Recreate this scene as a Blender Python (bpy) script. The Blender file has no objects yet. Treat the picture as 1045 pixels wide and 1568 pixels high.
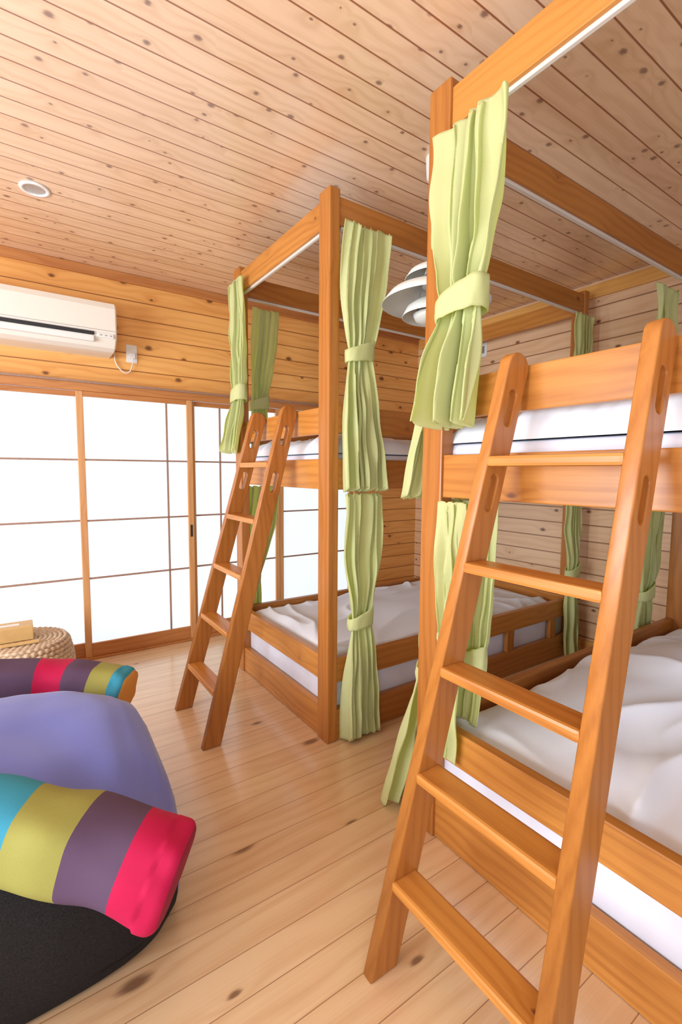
import bpy, bmesh, math, random
from mathutils import Vector, Matrix, noise
random.seed(7)
sc=bpy.context.scene
col=bpy.context.collection
sc.view_settings.view_transform='Standard'
try: sc.view_settings.look='None'
except: pass
sc.view_settings.exposure=0.12

# ---------------------------------------------------------------- materials
class N:
    def __init__(s,name):
        s.m=bpy.data.materials.new(name); s.m.use_nodes=True
        s.t=s.m.node_tree; s.b=s.t.nodes["Principled BSDF"]; s.out=s.t.nodes["Material Output"]
    def n(s,typ,**k):
        x=s.t.nodes.new(typ)
        for a,b in k.items(): setattr(x,a,b)
        return x
    def put(s,sock,v):
        if isinstance(v,bpy.types.NodeSocket): s.t.links.new(v,sock)
        else: sock.default_value=v
    def M(s,op,a,b=0.0,c=0.0,clamp=False):
        x=s.n("ShaderNodeMath",operation=op,use_clamp=clamp)
        s.put(x.inputs[0],a); s.put(x.inputs[1],b); s.put(x.inputs[2],c); return x.outputs[0]
    def mix(s,f,a,b,mode='MIX'):
        x=s.n("ShaderNodeMix",data_type='RGBA',blend_type=mode)
        s.put(x.inputs[0],f); s.put(x.inputs[6],a); s.put(x.inputs[7],b); return x.outputs[2]
    def comb(s,a,b,c):
        x=s.n("ShaderNodeCombineXYZ"); s.put(x.inputs[0],a);s.put(x.inputs[1],b);s.put(x.inputs[2],c); return x.outputs[0]
    def noise(s,v,scale,detail=2,rough=.5):
        x=s.n("ShaderNodeTexNoise"); s.put(x.inputs["Vector"],v); x.inputs["Scale"].default_value=scale
        x.inputs["Detail"].default_value=detail; x.inputs["Roughness"].default_value=rough; return x.outputs["Fac"]
    def ramp(s,v,a,b,c=0.,d=1.):
        x=s.n("ShaderNodeMapRange",clamp=True,interpolation_type='SMOOTHSTEP')
        s.put(x.inputs[0],v);s.put(x.inputs[1],a);s.put(x.inputs[2],b);s.put(x.inputs[3],c);s.put(x.inputs[4],d); return x.outputs[0]
def C(r,g,b): return (r,g,b,1)
def wood(name,al,ac,light,dark,plank=0.,groove=.003,gcol=(.12,.045,.015),ks=5.,kr=.013,kthin=.3,kcol=(.11,.035,.015),rough=.4,var=.25,ringf=140.,seed=0.,off=0.,spec=.5,gd=.9,kel=.62,coat=0.,cr=.2):
    s=N(name); t=3-al-ac
    g=s.n("ShaderNodeNewGeometry"); sp=s.n("ShaderNodeSeparateXYZ"); s.t.links.new(g.outputs["Position"],sp.inputs[0])
    A,B,T=sp.outputs[al],sp.outputs[ac],sp.outputs[t]
    if plank>0:
        q=s.M('DIVIDE',s.M('ADD',B,off),plank); idx=s.M('FLOOR',q); fr=s.M('FRACT',q)
        wn=s.n("ShaderNodeTexWhiteNoise",noise_dimensions='1D'); s.put(wn.inputs["W"],s.M('ADD',idx,seed))
        rnd=wn.outputs["Value"]
        A2=s.M('MULTIPLY_ADD',rnd,9.7,A); B2=s.M('MULTIPLY_ADD',rnd,3.1,B); T2=0.
        edge=s.M('MULTIPLY',s.M('MINIMUM',fr,s.M('SUBTRACT',1.,fr)),plank)
        gm=s.ramp(edge,groove*.5,groove*1.3,1.,0.)
    else:
        ob=s.n("ShaderNodeObjectInfo"); rnd=ob.outputs["Random"]
        A2=s.M('MULTIPLY_ADD',rnd,7.3,A); B2=s.M('MULTIPLY_ADD',rnd,3.7,B); T2=T; gm=0.
    vo=s.n("ShaderNodeTexVoronoi",voronoi_dimensions='3D' if plank<=0 else '2D',feature='F1')
    low=s.noise(s.comb(s.M('MULTIPLY',A2,1.1),s.M('MULTIPLY',B2,5.),s.M('MULTIPLY',T2,5.)),1.,2)
    s.put(vo.inputs["Vector"],s.comb(s.M('MULTIPLY',A2,kel),B2,T2)); vo.inputs["Scale"].default_value=ks
    fine=s.noise(s.comb(s.M('MULTIPLY',A2,4.),s.M('MULTIPLY',B2,160.),s.M('MULTIPLY',T2,160.)),1.,2)
    d=s.M('MULTIPLY_ADD',s.M('SUBTRACT',fine,.5),.012,s.M('DIVIDE',vo.outputs["Distance"],ks))
    sr=s.n("ShaderNodeSeparateColor"); s.t.links.new(vo.outputs["Color"],sr.inputs[0])
    on=s.M('GREATER_THAN',sr.outputs[0],kthin)
    rad=s.M('MULTIPLY',s.M('MULTIPLY_ADD',sr.outputs[1],.9,.25),kr)
    km=s.ramp(d,s.M('MULTIPLY',rad,.35),s.M('MULTIPLY_ADD',rad,1.2,.0005),1.,0.)
    km=s.M('MULTIPLY',km,on)
    halo=s.M('MULTIPLY',s.M('EXPONENT',s.M('DIVIDE',d,-.026)),on)
    ph=s.M('MULTIPLY_ADD',s.M('ADD',B2,T2),ringf,s.M('MULTIPLY',low,26.))
    ph=s.M('MULTIPLY_ADD',halo,9.,ph)
    ring=s.M('MULTIPLY_ADD',s.M('SINE',ph),.5,.5); ring=s.M('POWER',ring,1.7)
    f=s.M('ADD',s.M('MULTIPLY',ring,.30),s.M('MULTIPLY',s.M('SUBTRACT',fine,.35),.6))
    f=s.M('ADD',f,s.M('MULTIPLY',s.M('SUBTRACT',low,.45),.8)); f=s.M('ADD',f,s.M('MULTIPLY',s.M('SUBTRACT',rnd,.5),var))
    f=s.M('MULTIPLY_ADD',halo,.35,f,clamp=True)
    c=s.mix(f,C(*light),C(*dark)); c=s.mix(s.M('MULTIPLY',km,.85),c,C(*kcol))
    if plank>0: c=s.mix(s.M('MULTIPLY',gm,gd),c,C(*gcol))
    s.t.links.new(c,s.b.inputs["Base Color"]); s.b.inputs["Roughness"].default_value=rough
    s.b.inputs["Specular IOR Level"].default_value=spec
    if coat: s.b.inputs["Coat Weight"].default_value=coat; s.b.inputs["Coat Roughness"].default_value=cr
    return s.m
FL=(.58,.245,.050); FD=(.34,.105,.014)
WX_shaded=wood("bed_wood_x_shaded",0,2,(.48,.185,.036),(.27,.078,.010),ks=6,kr=.014,ringf=170,rough=.35)  # darker than the other bed wood: backlit shade of long beams put into colour
WY=wood("bed_wood_y",1,2,FL,FD,ks=6,kr=.014,ringf=170,rough=.35)
WZ=wood("bed_wood_z",2,1,(.48,.182,.036),(.28,.080,.011),ks=6,kr=.014,ringf=170,rough=.35)
M_floor=wood("floor_pine",0,1,(.74,.52,.31),(.56,.31,.15),plank=.112,groove=.0014,gcol=(.27,.13,.06),ks=3.8,kr=.020,kthin=.5,kcol=(.15,.065,.035),rough=.3,var=.3,ringf=110,seed=3,spec=.6,coat=.7,cr=.16,kel=.45)
M_ceil=wood("ceiling_pine",0,1,(.84,.60,.41),(.62,.38,.21),plank=.1,groove=.0033,gcol=(.24,.055,.012),ks=8.5,kr=.012,kthin=.35,kcol=(.20,.10,.08),rough=.36,var=.25,ringf=110,seed=11,spec=.6,kel=.8,coat=.9,cr=.26)
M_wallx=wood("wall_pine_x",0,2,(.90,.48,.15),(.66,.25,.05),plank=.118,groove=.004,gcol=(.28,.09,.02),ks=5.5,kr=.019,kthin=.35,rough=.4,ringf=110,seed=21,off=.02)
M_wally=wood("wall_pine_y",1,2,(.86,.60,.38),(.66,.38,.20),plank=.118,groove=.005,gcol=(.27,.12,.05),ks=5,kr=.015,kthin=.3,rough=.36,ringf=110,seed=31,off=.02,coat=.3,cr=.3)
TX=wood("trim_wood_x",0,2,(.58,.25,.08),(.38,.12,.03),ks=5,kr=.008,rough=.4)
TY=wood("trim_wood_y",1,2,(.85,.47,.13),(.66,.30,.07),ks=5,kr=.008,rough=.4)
TZ=wood("trim_wood_z",2,0,(.72,.39,.17),(.55,.24,.08),ks=5,kr=.006,rough=.4)
def plain(name,c,rough=.5,spec=.5,metal=0.,emit=0.,bs=200.,sheen=0.,var=.0,ecol=None):
    s=N(name); b=s.b
    g=s.n("ShaderNodeTexCoord")
    nz=s.noise(g.outputs["Object"],bs,1)
    cc=s.mix(nz,C(*[x*(1-var) for x in c]),C(*[min(1,x*(1+var)) for x in c])); s.t.links.new(cc,b.inputs["Base Color"])
    b.inputs["Roughness"].default_value=rough; b.inputs["Specular IOR Level"].default_value=spec; b.inputs["Metallic"].default_value=metal
    if sheen: b.inputs["Sheen Weight"].default_value=sheen
    if emit: 
        b.inputs["Emission Color"].default_value=C(*(ecol or c)); b.inputs["Emission Strength"].default_value=emit
    return s.m
M_paper_glow=plain("shoji_paper_glow",(.30,.32,.34),rough=.9,emit=.88,bs=2,var=.03,ecol=(.84,.92,.97),spec=.1)  # paper emits by itself, standing in for daylight shining through it
M_munt=plain("muntin_wood",(.36,.22,.16),rough=.6,bs=60,var=.2)
M_white=plain("white_plastic",(.82,.82,.80),rough=.35,bs=5,var=.01)
M_rail=plain("white_rail",(.72,.66,.60),rough=.3,bs=5,var=.01)
M_ac=plain("ac_plastic",(.84,.80,.72),rough=.4,bs=5,var=.01)
M_dark=plain("dark_slot",(.02,.02,.025),rough=.5,bs=5)
M_grey=plain("grey_metal",(.55,.55,.56),rough=.3,metal=.7,bs=5)
M_lamp=plain("lamp_enamel",(.74,.76,.73),rough=.45,bs=5,var=.02)
M_sheet=plain("white_linen",(.84,.89,1.0),rough=.85,spec=.15,bs=300,var=.03,sheen=.2)
M_sheet2=plain("mattress_cotton",(.76,.79,.92),rough=.85,spec=.15,bs=12,var=.06)
M_lav=plain("lavender_jersey",(.165,.20,.60),rough=.8,spec=.2,bs=500,var=.1,sheen=.3)
M_blk=plain("black_denim",(.020,.018,.019),rough=.85,spec=.2,bs=350,var=.9)
M_teal=plain("teal_fabric",(.045,.28,.41),rough=.8,spec=.2,bs=400,var=.1)
M_oliv=plain("olive_fabric",(.31,.295,.075),rough=.8,spec=.2,bs=400,var=.1)
M_plum=plain("plum_fabric",(.105,.062,.115),rough=.8,spec=.2,bs=400,var=.1)
M_pink=plain("pink_fabric",(.50,.01,.07),rough=.75,spec=.2,bs=400,var=.1)
M_maroon=plain("maroon_fabric",(.28,.02,.05),rough=.8,spec=.2,bs=400,var=.1)
M_orng=plain("orange_fabric",(.75,.35,.08),rough=.8,spec=.2,bs=400,var=.1)
M_gold=plain("cedar_box",(.66,.43,.17),rough=.5,bs=30,var=.1)
s=N("green_curtain"); tc=s.n("ShaderNodeTexCoord"); 
nz=s.noise(tc.outputs["Object"],260,1); cc=s.mix(nz,C(.72,.73,.42),C(.82,.82,.52))
s.t.links.new(cc,s.b.inputs["Base Color"]); s.b.inputs["Roughness"].default_value=.85; s.b.inputs["Specular IOR Level"].default_value=.15
tr=s.n("ShaderNodeBsdfTranslucent"); tr.inputs[0].default_value=(.84,.94,.28,1); ms=s.n("ShaderNodeMixShader"); ms.inputs[0].default_value=.44
s.t.links.new(s.b.outputs[0],ms.inputs[1]); s.t.links.new(tr.outputs[0],ms.inputs[2]); s.t.links.new(ms.outputs[0],s.out.inputs[0]); M_cur=s.m
M_wick=plain("wicker",(.60,.46,.32),rough=.7,bs=45,var=.35)

# ---------------------------------------------------------------- geometry helpers
def link(name,me,mats,parent=None,loc=None,smooth=False):
    o=bpy.data.objects.new(name,me); col.objects.link(o)
    if loc is not None: o.location=loc
    for m in (mats if isinstance(mats,(list,tuple)) else [mats]): me.materials.append(m)
    if smooth:
        for p in me.polygons: p.use_smooth=True
    if parent: o.parent=parent
    return o
def empty(name):
    e=bpy.data.objects.new(name,None); col.objects.link(e); e.empty_display_size=.1; return e
def box(name,a,b,mat,parent=None,bev=.004):
    a=Vector(a);b=Vector(b); lo=Vector([min(a[i],b[i]) for i in range(3)]); hi=Vector([max(a[i],b[i]) for i in range(3)])
    c=(lo+hi)/2; h=(hi-lo)/2
    bm=bmesh.new(); bmesh.ops.create_cube(bm,size=2)
    for v in bm.verts: v.co=Vector((v.co.x*h.x,v.co.y*h.y,v.co.z*h.z))
    if bev>0: bmesh.ops.bevel(bm,geom=bm.edges[:],offset=min(bev,min(h)*.6),segments=2,profile=.6,affect='EDGES')
    me=bpy.data.meshes.new(name); bm.to_mesh(me); bm.free()
    return link(name,me,mat,parent,c)
def lathe(name,prof,mat,parent=None,loc=(0,0,0),seg=48,thick=0.):
    bm=bmesh.new(); rings=[]
    for r,z in prof: rings.append([bm.verts.new((r*math.cos(2*math.pi*i/seg),r*math.sin(2*math.pi*i/seg),z)) for i in range(seg)])
    for k in range(len(rings)-1):
        for i in range(seg):
            j=(i+1)%seg; bm.faces.new((rings[k][i],rings[k][j],rings[k+1][j],rings[k+1][i]))
    bmesh.ops.remove_doubles(bm,verts=bm.verts,dist=1e-5)
    bmesh.ops.recalc_face_normals(bm,faces=bm.faces)
    me=bpy.data.meshes.new(name); bm.to_mesh(me); bm.free()
    o=link(name,me,mat,parent,loc,True)
    if thick: md=o.modifiers.new("s","SOLIDIFY"); md.thickness=thick
    return o
def tube(name,pts,r,mat,parent=None):
    cu=bpy.data.curves.new(name,'CURVE'); cu.dimensions='3D'; sp=cu.splines.new('NURBS'); sp.points.add(len(pts)-1)
    for i,p in enumerate(pts): sp.points[i].co=(*p,1)
    sp.use_endpoint_u=True; sp.order_u=3; cu.bevel_depth=r; cu.bevel_resolution=3
    o=bpy.data.objects.new(name+"_c",cu); col.objects.link(o); bpy.context.view_layer.update()
    me=bpy.data.meshes.new_from_object(o.evaluated_get(bpy.context.evaluated_depsgraph_get())); bpy.data.objects.remove(o)
    me.name=name; me.materials.clear(); return link(name,me,mat,parent,None,True)

# ---------------------------------------------------------------- room
XR=3.42; XL=-2.2; YB=3.62; YF=-1.8; ZC=2.63
box("floor",(XL,YF,-.1),(XR+.1,YB+.1,0),M_floor,bev=0)
box("ceiling",(XL,YF,ZC),(XR+.1,YB+.1,ZC+.1),M_ceil,bev=0)
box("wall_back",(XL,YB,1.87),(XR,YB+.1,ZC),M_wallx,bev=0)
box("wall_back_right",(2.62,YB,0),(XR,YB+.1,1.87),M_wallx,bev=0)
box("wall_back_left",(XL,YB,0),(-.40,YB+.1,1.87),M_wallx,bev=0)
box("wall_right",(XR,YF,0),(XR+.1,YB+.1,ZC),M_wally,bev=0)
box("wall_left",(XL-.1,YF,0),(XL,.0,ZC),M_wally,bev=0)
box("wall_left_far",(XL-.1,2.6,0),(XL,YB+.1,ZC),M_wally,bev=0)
box("wall_left_top",(XL-.1,0,2.1),(XL,2.6,ZC),M_wally,bev=0)
box("wall_left_sill",(XL-.1,0,0),(XL,2.6,.4),M_wally,bev=0)
w=empty("window_1")
for i,(a,b) in enumerate([((0,.4),(.06,2.1)),((2.54,.4),(2.6,2.1)),((1.27,.46),(1.33,2.04)),((0.06,2.04),(2.54,2.1)),((0.06,.4),(2.54,.46))]):
    box("frame_%d"%i,(XL-.08,a[0],a[1]),(XL-.02,b[0],b[1]),TZ,w)
box("trim_1",(XL,YB-.022,ZC-.06),(XR,YB,ZC),TX)
box("trim_2",(XR-.022,YF,ZC-.11),(XR,YB-.022,ZC-.02),TY)
box("trim_3",(-.46,YB-.04,1.815),(2.68,YB,1.87),TX)
box("trim_4",(-.46,YB-.055,1.865),(2.68,YB,1.88),M_munt)
box("trim_5",(2.62,YB-.03,0),(2.69,YB,1.815),TZ)
box("trim_6",(-.46,YB-.03,0),(-.40,YB,1.815),TZ)
box("baseboard_right",(XR-.02,YF,0),(XR,YB,.08),TY)
box("baseboard_back",(2.69,YB-.02,0),(XR-.02,YB,.08),TX)
# ---------------------------------------------------------------- shoji
def shoji(idx,x0,x1,y,vm):
    d=empty("door_%d"%idx); z0,z1=.012,1.815; s=.042
    box("stile_l",(x0,y-.014,z0),(x0+s,y+.014,z1),TZ,d)
    box("stile_r",(x1-s,y-.014,z0),(x1,y+.014,z1),TZ,d)
    box("rail_top",(x0+s,y-.012,z1-.035),(x1-s,y+.012,z1),TX,d)
    box("rail_bottom",(x0+s,y-.012,z0),(x1-s,y+.012,z0+.095),TX,d)
    for k,z in enumerate((.56,.955,1.365)): box("muntin_h%d"%k,(x0+s,y-.008,z-.006),(x1-s,y+.004,z+.006),M_munt,d,bev=.001)
    box("muntin_v",(vm-.006,y-.008,z0+.095),(vm+.006,y+.0035,z1-.035),M_munt,d,bev=.001)
    box("paper",(x0+s,y+.005,z0+.095),(x1-s,y+.008,z1-.035),M_paper_glow,d,bev=0)
    return d
shoji(1,-.40,.40,YB+.015,-.20)
d2=shoji(2,.355,1.115,YB-.018,.93)
box("handle",(1.085,YB-.036,.80),(1.100,YB-.030,.89),M_dark,d2,bev=.001)
shoji(3,1.10,1.86,YB+.015,1.34)
shoji(4,1.85,2.62,YB+.015,2.40)
box("trim_7",(-.46,YB-.05,0),(2.68,YB+.06,.012),TX)

# ---------------------------------------------------------------- bunk beds
def bed(y0,y1,name="bunk_bed",gl=(.29,.41)):
    e=empty(name); x0,x1=1.19,3.30; pw=.055; pd=.092
    Z=2.535
    for i,(px,py) in enumerate([(x0-.01,y0),(x0-.01,y1-pd),(x1-pw,y0),(x1-pw,y1-pd)]):
        box("post_%d"%i,(px,py,0),(px+pw,py+pd,Z),WZ,e,bev=.006)
    iy0,iy1=y0+pd-.002,y1-pd+.002
    def fr(nm,z0,z1,rec=0.):
        box(nm+"_front",(x0+rec,iy0,z0),(x0+.036,iy1,z1),WY,e)
        box(nm+"_back",(x1-.045,iy0,z0),(x1-.01,iy1,z1),WY,e)
        box(nm+"_side_a",(x0+pw-.012,y0+.006,z0),(x1-pw+.002,y0+.042,z1),WX_shaded,e)
        box(nm+"_side_b",(x0+pw-.012,y1-.042,z0),(x1-pw+.002,y1-.006,z1),WX_shaded,e)
    fr("top_beam",2.385,2.505)
    fr("guard_upper",1.475,1.60,.011)
    fr("board_upper",1.215,1.357)
    fr("guard_lower",gl[0],gl[1])
    fr("board_lower",0.002,.155)
    for i,x in enumerate((2.55,3.02)):
        box("stile_%d"%i,(x,y0+.010,.155),(x+.07,y0+.038,gl[0]),WZ,e)
    box("deck_upper",(x0+.037,y0+.044,1.22),(x1-.046,y1-.044,1.24),WX_shaded,e,bev=0)
    box("deck_lower",(x0+.037,y0+.044,.06),(x1-.046,y1-.044,.08),WX_shaded,e,bev=0)
    z=2.372
    box("curtain_rail_a",(x0+.06,y0+.012,z),(x1-.06,y0+.030,z+.013),M_rail,e,bev=.002)
    box("curtain_rail_f",(x0+.012,iy0,z),(x0+.026,iy1,z+.013),M_rail,e,bev=.002)
    box("curtain_rail_b",(x0+.06,y1-.030,z),(x1-.06,y1-.012,z+.013),M_rail,e,bev=.002)
    return e
bed(1.82,2.92)
bed(.12,1.22,gl=(.31,.43))

def mattress(y0,y1,z0,z1):
    o=box("mattress",(1.235,y0+.048,z0),(3.24,y1-.048,z1),M_sheet2,bev=.025)
    for p in o.data.polygons: p.use_smooth=True
def duvet(y0,y1,z,h,seed,hump=None,x0=1.235,x1=3.24,cr=1.):
    nx,ny=220,130; bm=bmesh.new(); vs=[]
    for i in range(nx+1):
        row=[]
        for j in range(ny+1):
            u=i/nx;v=j/ny; x=x0+(x1-x0)*u; y=y0+.05+(y1-y0-.10)*v
            e=min(u*(x1-x0),(1-u)*(x1-x0),v*(y1-y0),(1-v)*(y1-y0))
            fall=1-math.exp(-e/.04)
            p=Vector((x*1.0+seed,y*1.3,seed*.7))
            q=p+noise.noise_vector(p*.9)*.6
            puff=noise.noise(q*1.0)*.5+.5
            r1=1-min(1,abs(noise.noise(Vector((q.x*1.1+q.y*1.6,q.y*1.9-q.x*.6,3.+seed))))*4.5)
            r2=1-min(1,abs(noise.noise(Vector((q.x*2.4-q.y*2.0,q.y*1.7+q.x*1.1,8.))))*5.)
            hh=puff*1.0+ (r1*r1*.24 + r2*r2*.14*puff*1.6)*cr
            if hump: hh+=hump(x,y)
            row.append(bm.verts.new((x,y,z+(.10+hh)*h*fall)))
        vs.append(row)
    for i in range(nx):
        for j in range(ny): bm.faces.new((vs[i][j],vs[i+1][j],vs[i+1][j+1],vs[i][j+1]))
    edge=[e for e in bm.edges if e.is_boundary]
    ret=bmesh.ops.extrude_edge_only(bm,edges=edge)
    for v in [g for g in ret['geom'] if isinstance(g,bmesh.types.BMVert)]: v.co.z=z-.004
    me=bpy.data.meshes.new("duvet"); bm.to_mesh(me); bm.free()
    return link("duvet",me,M_sheet,None,None,True)
for (a,b) in ((1.82,2.92),(.12,1.22)): mattress(a,b,.082,.32)
mattress(1.82,2.92,1.242,1.385); mattress(.12,1.22,1.242,1.395)
duvet(1.82,2.92,.326,.12,1.3)
def hp(x,y): return 1.35*math.exp(-((x-2.35)/.5)**2-((y-.62)/.42)**2)+.35*math.exp(-((x-1.6)/.35)**2-((y-.8)/.3)**2)
duvet(.12,1.22,.326,.15,5.1,hp)
duvet(1.82,2.92,1.391,.11,9.2)
duvet(.12,1.22,1.401,.12,12.4,lambda x,y:.22+.22*noise.noise(Vector((x*3,y*7,2.)))+.30*abs(noise.noise(Vector((x*5+y*3,y*14,6.)))),cr=1.6)

# ---------------------------------------------------------------- ladders
def ladder(yc,xb=.735,xt=1.16,name="bunk_ladder"):
    e=empty(name); Zt=1.62; sl=(xt-xb)/Zt
    wb,wt=.221,.180
    hb=.0425; th=.036
    def rail(nm,sg):
        ty=sg*(wt-wb)/Zt; n=math.sqrt(1+sl*sl+ty*ty); n2=math.sqrt(1+sl*sl)
        S=Vector((sl/n,ty/n,1/n)); B=Vector((1/n2,0,-sl/n2)); K=B.cross(S); L=Zt*n
        cu=bpy.data.curves.new(nm,'CURVE'); cu.dimensions='2D'; cu.fill_mode='BOTH'; cu.extrude=th/2-.004; cu.bevel_depth=.004; cu.bevel_resolution=2
        hb_=hb-.004
        out=[(-hb_,-hb_*sl+.005),(hb_,hb_*sl+.005)]
        r=.036
        for k in range(9): a=k/8*math.pi/2; out.append((hb_-r+r*math.cos(a),L-r+r*math.sin(a)))
        for k in range(9): a=math.pi/2+k/8*math.pi/2; out.append((-hb_+r+r*math.cos(a),L-r+r*math.sin(a)))
        def sp(pts):
            s=cu.splines.new('POLY'); s.points.add(len(pts)-1); s.use_cyclic_u=True
            for i,p in enumerate(pts): s.points[i].co=(p[0],p[1],0,1)
        sp(out)
        for zc in (1.475,1.245):
            lc=zc*n; pts=[]; hl=.036; rr=.019
            for k in range(9): a=k/8*math.pi; pts.append((rr*math.cos(a),lc+hl+rr*math.sin(a)))
            for k in range(9): a=math.pi+k/8*math.pi; pts.append((rr*math.cos(a),lc-hl+rr*math.sin(a)))
            sp(pts[::-1])
        o=bpy.data.objects.new("tmp",cu); col.objects.link(o); bpy.context.view_layer.update()
        me=bpy.data.meshes.new_from_object(o.evaluated_get(bpy.context.evaluated_depsgraph_get())); bpy.data.objects.remove(o)
        me.materials.clear()
        M=Matrix((( B.x,S.x,K.x,xb),(B.y,S.y,K.y,yc+sg*wb),(B.z,S.z,K.z,0),(0,0,0,1)))
        me.transform(M); me.name=nm
        return link(nm,me,WZ,e)
    rail("rail_l",1); rail("rail_r",-1)
    for i,z in enumerate((.24,.51,.78,1.05,1.33)):
        x=xb+sl*z; hw=wb+(wt-wb)*z/Zt-.014
        box("rung_%d"%(i+1),(x-.046,yc-hw,z-.014),(x+.036,yc+hw,z+.014),WY,e,bev=.008)
    return e
ladder(2.335,.715); ladder(.658,.738,1.160)

# ---------------------------------------------------------------- curtains
def curtain(top_a,top_b,tie,tw,bot,bw,nf=6,amp=.022,ph=0.,tail=1,seed=0):
    e=empty("tied_curtain"); A=Vector(top_a);Bv=Vector(top_b);T=Vector(tie);Q=Vector(bot)
    d0=(Bv-A); W0=d0.length; dz0=d0.z; dh=Vector((d0.x,d0.y,0)).normalized(); nn=Vector((dh.y,-dh.x,0))
    C0=(A+Bv)/2; nu,nv=150,110; bm=bmesh.new(); rows=[]
    H=C0.z-Q.z; vt=(C0.z-T.z)/H
    def sm(t): t=max(0,min(1,t)); return t*t*(3-2*t)
    for k in range(nv+1):
        v=k/nv; z=C0.z-H*v
        if v<vt:
            t=v/vt; c=C0.lerp(T,sm(t)*.5+t*.5); W=W0+(tw-W0)*(t**2.4); am=amp*(.75+.65*sm(t))
            if t>.86: am*=1-.45*sm((t-.86)/.14)
        else:
            t=(v-vt)/(1-vt); c=T.lerp(Q,t); W=tw+(bw-tw)*(1-(1-t)**1.7); am=amp*(.75+.95*sm(t*2.2))
        row=[]
        bul=1+.10*math.sin(math.pi*sm(v/vt if v<vt else 0))
        for i in range(nu+1):
            u=i/nu
            uw=u+.05*math.sin(6.28*u*1.3+seed*1.9)+.028*math.sin(6.28*u*2.4+seed*3.3+v*2.5)+.02*math.sin(5*v+u*3+seed)
            a=2*math.pi*nf*uw+ph+.5*math.sin(2.4*v+seed)+.35*math.sin(7*v+u*8+seed)
            am2=am*(.80+1.1*noise.noise(Vector((u*5+seed,v*1.6,seed))))
            mrg=.5+.5*noise.noise(Vector((u*3,v*2.2,seed+9)))
            off=am2*(math.sin(a)*(1-.35*mrg)+.28*math.sin(2*a+1.1)+.45*mrg*math.sin(a*.5+seed))
            off+=.016*noise.noise(Vector((u*3.5+v*2.5,v*6,seed+5.)))
            la=(u-.5)*W*bul+ .30*W/nf*math.cos(a)
            zz=z+(.5-u)*(-dz0)*(1-min(1,v/max(.05,vt)))
            if v>.93: zz+=.012*math.sin(a)*(v-.93)/.07
            if v<.05: zz-=.008*(1+math.sin(a+.5))*(1-v/.05)
            row.append(bm.verts.new(Vector((c.x,c.y,zz))+dh*la+nn*off))
        rows.append(row)
    for k in range(nv):
        for i in range(nu): bm.faces.new((rows[k][i],rows[k][i+1],rows[k+1][i+1],rows[k+1][i]))
    me=bpy.data.meshes.new("drape"); bm.to_mesh(me); bm.free()
    o=link("drape",me,M_cur,e,None,True); md=o.modifiers.new("s","SOLIDIFY"); md.thickness=.003
    bm=bmesh.new(); seg=60; rr=[]; rx=tw*.55; ry=amp*1.35+.008
    for k in range(8):
        q=k/7
        ring=[]
        for i in range(seg):
            a=2*math.pi*i/seg; ca,sa=math.cos(a),math.sin(a)
            cc=math.copysign(abs(ca)**.8,ca); ss=math.copysign(abs(sa)**.8,sa)
            hz=(q-.5)*(.074+.02*ca*tail)
            rad=1+.04*math.sin(q*math.pi)+.05*noise.noise(Vector((ca*2,sa*2,q*2+seed)))+.012*math.sin(9*a+4*q+seed)
            p=T+dh*(rx*rad*cc)+nn*(ry*rad*ss)+Vector((0,0,hz+ca*.018*tail+.004*noise.noise(Vector((ca*3,sa*3,seed)))))
            ring.append(bm.verts.new(p))
        rr.append(ring)
    for k in range(7):
        for i in range(seg):
            j=(i+1)%seg; bm.faces.new((rr[k][i],rr[k][j],rr[k+1][j],rr[k+1][i]))
    me=bpy.data.meshes.new("tie_band"); bm.to_mesh(me); bm.free()
    o=link("tie_band",me,M_cur,e,None,True); md=o.modifiers.new("s","SOLIDIFY"); md.thickness=.004
    return e
curtain((1.132,1.13,2.345),(1.132,.865,2.34),(1.125,1.01,1.80),.145,(1.12,1.055,1.45),.19,nf=4.5,amp=.032,seed=1)
curtain((1.30,1.258,2.36),(1.48,1.258,2.36),(1.33,1.262,1.85),.13,(1.24,1.315,1.21),.16,nf=4,amp=.020,seed=2)
curtain((1.265,1.115,1.205),(1.265,.965,1.205),(1.265,1.05,.66),.10,(1.265,1.08,.44),.12,nf=4,amp=.014,seed=3)
curtain((1.160,1.110,1.205),(1.160,1.005,1.205),(1.160,1.06,.66),.09,(1.160,1.085,.34),.12,nf=4,amp=.010,seed=14)
curtain((1.28,1.258,1.20),(1.48,1.258,1.20),(1.30,1.265,.55),.12,(1.20,1.335,.02),.17,nf=4,amp=.022,seed=4)
curtain((1.25,1.785,2.40),(1.50,1.785,2.40),(1.315,1.775,1.83),.125,(1.355,1.77,1.215),.26,nf=6,amp=.020,seed=5)
curtain((1.25,1.785,1.20),(1.46,1.785,1.20),(1.335,1.775,.60),.115,(1.345,1.765,.02),.19,nf=5,amp=.018,seed=6)
curtain((1.145,2.90,2.44),(1.145,2.70,2.44),(1.14,2.76,1.75),.12,(1.13,2.90,1.42),.20,nf=5,amp=.022,seed=7)
curtain((1.33,2.955,2.36),(1.52,2.955,2.36),(1.36,2.95,1.74),.12,(1.38,2.95,1.40),.18,nf=5,amp=.018,seed=8)
curtain((1.26,2.955,1.20),(1.50,2.955,1.20),(1.29,2.95,.58),.12,(1.25,2.96,.10),.22,nf=5,amp=.018,seed=9)
curtain((3.08,1.785,2.36),(3.27,1.785,2.36),(3.17,1.78,1.80),.11,(3.19,1.78,1.42),.16,nf=5,amp=.018,seed=10)
curtain((3.06,1.785,1.20),(3.24,1.785,1.20),(3.18,1.78,.62),.11,(3.22,1.77,.03),.18,nf=5,amp=.018,seed=11)
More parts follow.
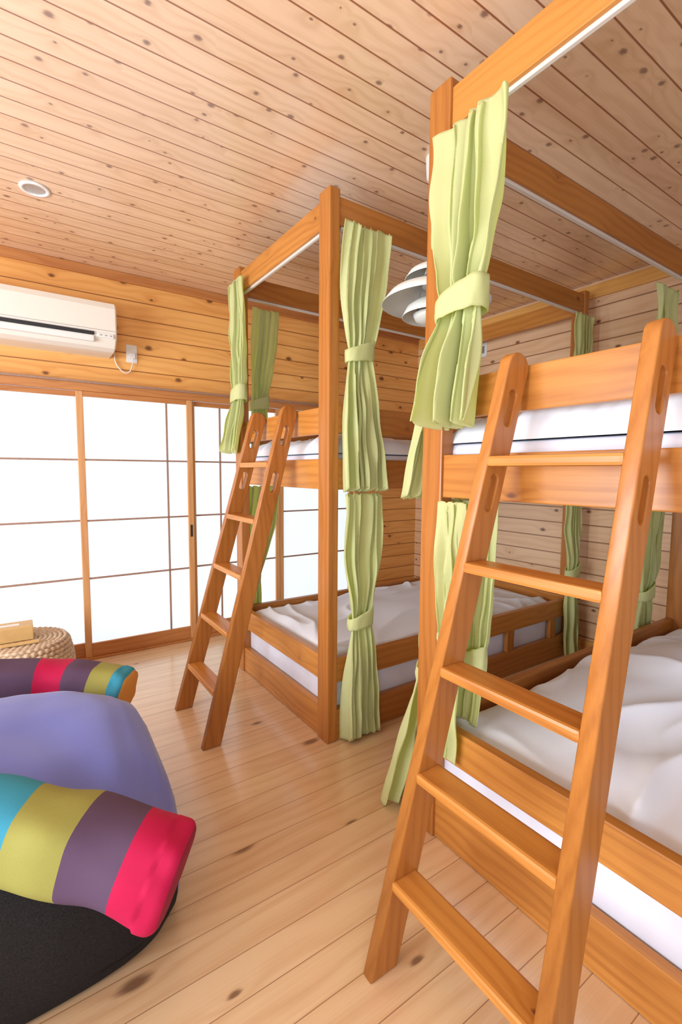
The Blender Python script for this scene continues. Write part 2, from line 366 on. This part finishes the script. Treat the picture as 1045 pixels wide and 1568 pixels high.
curtain((2.97,1.258,2.36),(3.24,1.258,2.36),(3.10,1.262,1.80),.12,(3.10,1.262,1.42),.2,nf=5,amp=.018,seed=12)
curtain((2.97,1.258,1.20),(3.24,1.258,1.20),(3.06,1.262,.60),.13,(3.02,1.27,.03),.24,nf=5,amp=.018,seed=13)

# ---------------------------------------------------------------- air conditioner
ac=empty("air_conditioner"); x0,x1=-.25,.575; yb=YB
prof=[(yb,2.335),(3.40,2.345),(3.365,2.335),(3.348,2.30),(3.345,2.16),(3.36,2.115),(3.40,2.07),(3.45,2.055),(yb,2.05)]
bm=bmesh.new(); va=[bm.verts.new((x0,p[0],p[1])) for p in prof]; vb=[bm.verts.new((x1,p[0],p[1])) for p in prof]; n_=len(prof)
for i in range(n_): j=(i+1)%n_; bm.faces.new((va[i],va[j],vb[j],vb[i]))
bm.faces.new(va); bm.faces.new(vb[::-1]); bmesh.ops.recalc_face_normals(bm,faces=bm.faces)
bmesh.ops.bevel(bm,geom=[e for e in bm.edges if abs(e.verts[0].co.x-e.verts[1].co.x)<1e-6],offset=.008,segments=2,affect='EDGES')
me=bpy.data.meshes.new("body"); bm.to_mesh(me); bm.free(); link("body",me,M_ac,ac)
box("vent_slot",(x0+.02,3.338,2.128),(x1-.13,3.36,2.146),M_dark,ac,bev=.002)
box("flap",(x0+.02,3.342,2.088),(x1-.13,3.375,2.124),M_white,ac,bev=.006)
box("panel_seam",(x0+.01,3.343,2.160),(x1-.01,3.349,2.163),M_grey,ac,bev=0)
box("status_panel",(x1-.115,3.343,2.118),(x1-.02,3.36,2.146),M_white,ac,bev=.003)
for k in range(3): box("led_%d"%k,(x1-.10+k*.028,3.340,2.128),(x1-.088+k*.028,3.346,2.134),M_grey,ac,bev=0)
def outlet(p,axis):
    e=empty("wall_outlet")
    if axis=='y':
        box("plate",(p[0]-.035,YB-.008,p[2]-.06),(p[0]+.035,YB,p[2]+.06),M_white,e,bev=.004)
        box("plug",(p[0]-.018,YB-.035,p[2]-.035),(p[0]+.018,YB-.007,p[2]+.0),M_white,e,bev=.004)
        tube("cord",[(p[0],YB-.03,p[2]-.03),(p[0],YB-.03,p[2]-.11),(p[0]-.05,YB-.02,p[2]-.15),(p[0]-.11,YB-.012,p[2]-.08),(p[0]-.11,YB-.012,p[2]-.0),(p[0]-.13,YB-.02,p[2]+.0)],.0035,M_white,e)
    else:
        box("plate",(XR-.008,p[1]-.035,p[2]-.06),(XR,p[1]+.035,p[2]+.06),M_white,e,bev=.004)
        box("socket",(XR-.014,p[1]-.012,p[2]-.03),(XR-.007,p[1]+.012,p[2]+.03),M_grey,e,bev=.002)
outlet((.71,0,2.10),'y'); outlet((0,2.80,2.36),'x')
# ---------------------------------------------------------------- downlight
dl=empty("ceiling_downlight")
lathe("ring",[(.045,-.002),(.047,-.008),(.062,-.008),(.066,-.001),(.045,-.001)],M_white,dl,(.14,2.80,ZC))
lathe("reflector",[(.046,-.004),(.040,-.0035),(.022,-.0025),(.0001,-.0022)],M_grey,dl,(.14,2.80,ZC))
# ---------------------------------------------------------------- pendant
pl=empty("pendant_lamp"); P=(1.55,1.54,0)
lathe("canopy",[(.0001,2.53),(.03,2.53),(.05,2.55),(.055,ZC)],M_lamp,pl,P)
tube("cord",[(P[0],P[1],2.56),(P[0],P[1],2.4),(P[0],P[1],2.2)],.004,M_white,pl)
lathe("cap",[(.0001,2.215),(.03,2.212),(.045,2.195),(.05,2.15)],M_lamp,pl,P,thick=.002)
lathe("shade_top",[(.045,2.19),(.08,2.185),(.115,2.165),(.135,2.135)],M_lamp,pl,P,thick=.002)
lathe("shade_main",[(.06,2.105),(.13,2.10),(.20,2.075),(.235,2.03)],M_lamp,pl,P,thick=.002)
lathe("shade_inner",[(.04,2.05),(.08,2.045),(.125,2.015),(.145,1.975)],M_lamp,pl,P,thick=.002)
lathe("shade_bottom",[(.0001,1.945),(.05,1.948),(.085,1.965),(.095,1.985)],M_lamp,pl,P,thick=.002)
for k in range(3):
    a=k*2.094; ca,sa=math.cos(a),math.sin(a)
    tube("strut_%d"%k,[(P[0]+.05*ca,P[1]+.05*sa,2.18),(P[0]+.075*ca,P[1]+.075*sa,2.07),(P[0]+.085*ca,P[1]+.085*sa,1.97)],.003,M_grey,pl)

# ---------------------------------------------------------------- bean bag + U pillow
bb=empty("bean_bag_sofa")
bm=bmesh.new(); nu=120
cx,cy=-.28,1.645; hx,hy=.65,.425
prof=[(0.0,.003),(.5,.003),(.88,.003),(.955,.012),(.985,.05),(1.0,.11),(1.01,.18),(1.005,.25),(.995,.31),(.975,.365),(.935,.415),(.87,.45),(.76,.475),(.58,.488),(.35,.495),(.15,.497),(0.,.498)]
fine_=[]
for k in range(len(prof)-1):
    for q in range(4):
        t=q/4; fine_.append((prof[k][0]+(prof[k+1][0]-prof[k][0])*t,prof[k][1]+(prof[k+1][1]-prof[k][1])*t))
fine_.append(prof[-1]); rows=[]
def se(c,p): return math.copysign(abs(c)**p,c)
for (r_,z_) in fine_:
    row=[]
    for i in range(nu):
        a=2*math.pi*i/nu; pe=.36 if math.sin(a)<0 else .5; dx=se(math.cos(a),pe); dy=se(math.sin(a),pe)
        x=cx+hx*r_*dx; y=cy+hy*r_*dy; z=z_; f=z_/.5
        nz=noise.noise(Vector((x*3,y*3,z*3)))*.022+noise.noise(Vector((x*8,y*8,z*6)))*.007
        if z>.05:
            z+=nz*f; y+=nz*.7; x+=nz*.5
            z+=.045*f*math.exp(-((y-1.88)/.30)**2)-.08*f*math.exp(-((y-1.28)/.16)**2)-.02*f*math.exp(-((x-.3)/.15)**2)
            wr=.009*math.sin(26*x+6*y+5*noise.noise(Vector((x*3,y*3,2.))))*math.exp(-((y-1.3)/.3)**2); z+=wr
            z+=.004*abs(noise.noise(Vector((x*14,y*9,z*5))))*f
        row.append(bm.verts.new((x,y,z)))
    rows.append(row)
for k in range(len(rows)-1):
    for i in range(nu):
        j=(i+1)%nu; f=bm.faces.new((rows[k][i],rows[k][j],rows[k+1][j],rows[k+1][i]))
        c=f.calc_center_median()
        f.material_index=1 if (c.y<1.32 and c.z<.37) or c.z<.08 else 0
bmesh.ops.remove_doubles(bm,verts=bm.verts,dist=1e-4); bmesh.ops.recalc_face_normals(bm,faces=bm.faces)
me=bpy.data.meshes.new("bag"); bm.to_mesh(me); bm.free(); link("bag",me,[M_lav,M_blk],bb,None,True)

def bolster(path,rad,stripes,parent,name):
    bm=bmesh.new(); seg=40; n=300; rings=[]
    def pt(t):
        t=max(0,min(.9999,t))*(len(path)-1); i=int(t); f=t-i
        p0=path[max(0,i-1)];p1=path[i];p2=path[i+1];p3=path[min(len(path)-1,i+2)]
        return .5*((2*p1)+(p2-p0)*f+(2*p0-5*p1+4*p2-p3)*f*f+(-p0+3*p1-3*p2+p3)*f**3)
    for k in range(n+1):
        t=k/n; c=pt(t); tg=(pt(min(1,t+.01))-pt(max(0,t-.01))).normalized()
        side=tg.cross(Vector((0,0,1))).normalized(); up=side.cross(tg)
        cap=1.
        for e_ in (t,1-t):
            if e_<.022: cap=min(cap,(.72+.28*math.sqrt(max(0,1-(1-e_/.022)**2))))
        ring=[]
        R=rad[0]+(rad[1]-rad[0])*t; sag=1+.05*math.sin(t*60)*.3
        for i in range(seg):
            a=2*math.pi*i/seg
            pin=1.+.055*math.sin(a*7+t*20)*(1 if min(t,1-t)<.04 else .15)
            r=R*cap*pin*sag*(1+.12*noise.noise(Vector((t*16,math.cos(a)*1.3,math.sin(a)*1.3))))
            ring.append(bm.verts.new(c+side*(r*se(math.cos(a),.8))+up*(r*.92*se(math.sin(a),.8))))
        rings.append(ring)
    for k in range(n):
        t=(k+.5)/n; mi=[m for u,m in stripes if t<=u][0]
        for i in range(seg):
            j=(i+1)%seg; f=bm.faces.new((rings[k][i],rings[k][j],rings[k+1][j],rings[k+1][i])); f.material_index=mi
    for r,mi in ((rings[0],4),(rings[-1],5)):
        f=bm.faces.new(r); f.material_index=mi
    bmesh.ops.recalc_face_normals(bm,faces=bm.faces)
    me=bpy.data.meshes.new(name); bm.to_mesh(me); bm.free()
    return link(name,me,[M_teal,M_oliv,M_plum,M_pink,M_maroon,M_orng],parent,None,True)
up=empty("striped_support_pillow")
V=Vector
path=[V((.285,1.075,.35)),V((.12,1.19,.415)),V((-.08,1.32,.465)),V((-.38,1.46,.54)),V((-.66,1.70,.58)),V((-.64,2.06,.56)),V((-.36,2.25,.50)),V((0.0,2.22,.45)),V((.20,2.14,.425)),V((.355,2.04,.395))]
st=[(.006,4),(.070,3),(.126,2),(.190,1),(.245,0),(.33,2),(.40,3),(.47,1),(.54,0),(.61,2),(.67,1),(.73,3),(.795,2),(.855,3),(.91,2),(.955,1),(.992,0),(1.0,5)]
bolster(path,(.106,.095),st,up,"bolster")
# ---------------------------------------------------------------- wicker pouf + box
pf=empty("wicker_pouf"); pc=(.0,3.22,0)
lathe("core",[(.0001,.005),(.20,.005),(.235,.05),(.243,.16),(.228,.27),(.19,.312),(.0001,.312)],M_wick,pf,pc)
bm=bmesh.new()
def ropering(R,z,r,ph):
    seg=max(24,int(2*math.pi*R/.0065)); rs=7; rings=[]; nk=max(4,int(2*math.pi*R/.032))
    for i in range(seg):
        a=2*math.pi*i/seg; rr=r*(.62+.5*abs(math.sin(a*nk/2+ph)))
        c=Vector((R*math.cos(a),R*math.sin(a),z)); rings.append([bm.verts.new(c+Vector((math.cos(a)*rr*math.cos(b),math.sin(a)*rr*math.cos(b),rr*math.sin(b)))) for b in [2*math.pi*q/rs for q in range(rs)]])
    for i in range(seg):
        j=(i+1)%seg
        for q in range(rs):
            w_=(q+1)%rs; bm.faces.new((rings[i][q],rings[j][q],rings[j][w_],rings[i][w_]))
for k in range(13): 
    z=.018+k*.0235; R=.228+.022*math.sin(math.pi*k/12); ropering(R,z,.0145,k*1.57)
for k in range(9): ropering(.215-k*.025,.318,.013,k*1.57)
me=bpy.data.meshes.new("weave"); bm.to_mesh(me); bm.free(); link("weave",me,M_wick,pf,pc,True)
tb=empty("tissue_box"); box("case",(-.17,3.17,.334),(.055,3.30,.415),M_gold,tb,bev=.004); box("slot",(-.12,3.215,.414),(-.01,3.245,.417),M_white,tb,bev=0)
rc=empty("wooden_stick"); box("body",(-.10,3.09,.334),(.08,3.12,.348),M_gold,rc,bev=.004)

# ---------------------------------------------------------------- light
W=bpy.data.worlds.new("world"); sc.world=W; W.use_nodes=True
bg=W.node_tree.nodes["Background"]; bg.inputs[0].default_value=(.84,.93,1.08,1); bg.inputs[1].default_value=.88
def area(name,loc,dirv,sx,sy,p,c=(1,1,1)):
    l=bpy.data.lights.new(name,'AREA'); l.shape='RECTANGLE'; l.size=sx; l.size_y=sy; l.energy=p; l.color=c
    o=bpy.data.objects.new(name,l); o.location=loc; o.rotation_euler=Vector(dirv).to_track_quat('-Z','Y').to_euler(); col.objects.link(o); return o
area("added_bounce_fill",(-.9,-1.2,1.1),(.35,.55,.75),1.0,1.0,33,(.93,.97,1))  # unseen fill added behind the camera to brighten the ceiling
area("window_daylight",(XL-.3,1.3,1.3),(1,0,.28),2.4,1.6,170,(.87,.94,1))

# ---------------------------------------------------------------- camera
cam=bpy.data.cameras.new("camera"); co=bpy.data.objects.new("camera",cam); col.objects.link(co); sc.camera=co
yaw,pit,rol=[math.radians(v) for v in (34.47,4.88,.41)]
fw=Vector((math.sin(yaw)*math.cos(pit),math.cos(yaw)*math.cos(pit),-math.sin(pit))); r=Vector((math.cos(yaw),-math.sin(yaw),0)); u=r.cross(fw)
r2=r*math.cos(rol)+u*math.sin(rol); u2=-r*math.sin(rol)+u*math.cos(rol)
co.matrix_world=Matrix(((r2.x,u2.x,-fw.x,0),(r2.y,u2.y,-fw.y,0),(r2.z,u2.z,-fw.z,1.3),(0,0,0,1)))
cam.sensor_fit='VERTICAL'; cam.sensor_height=36; cam.lens=36*1094/2352; cam.clip_start=.02
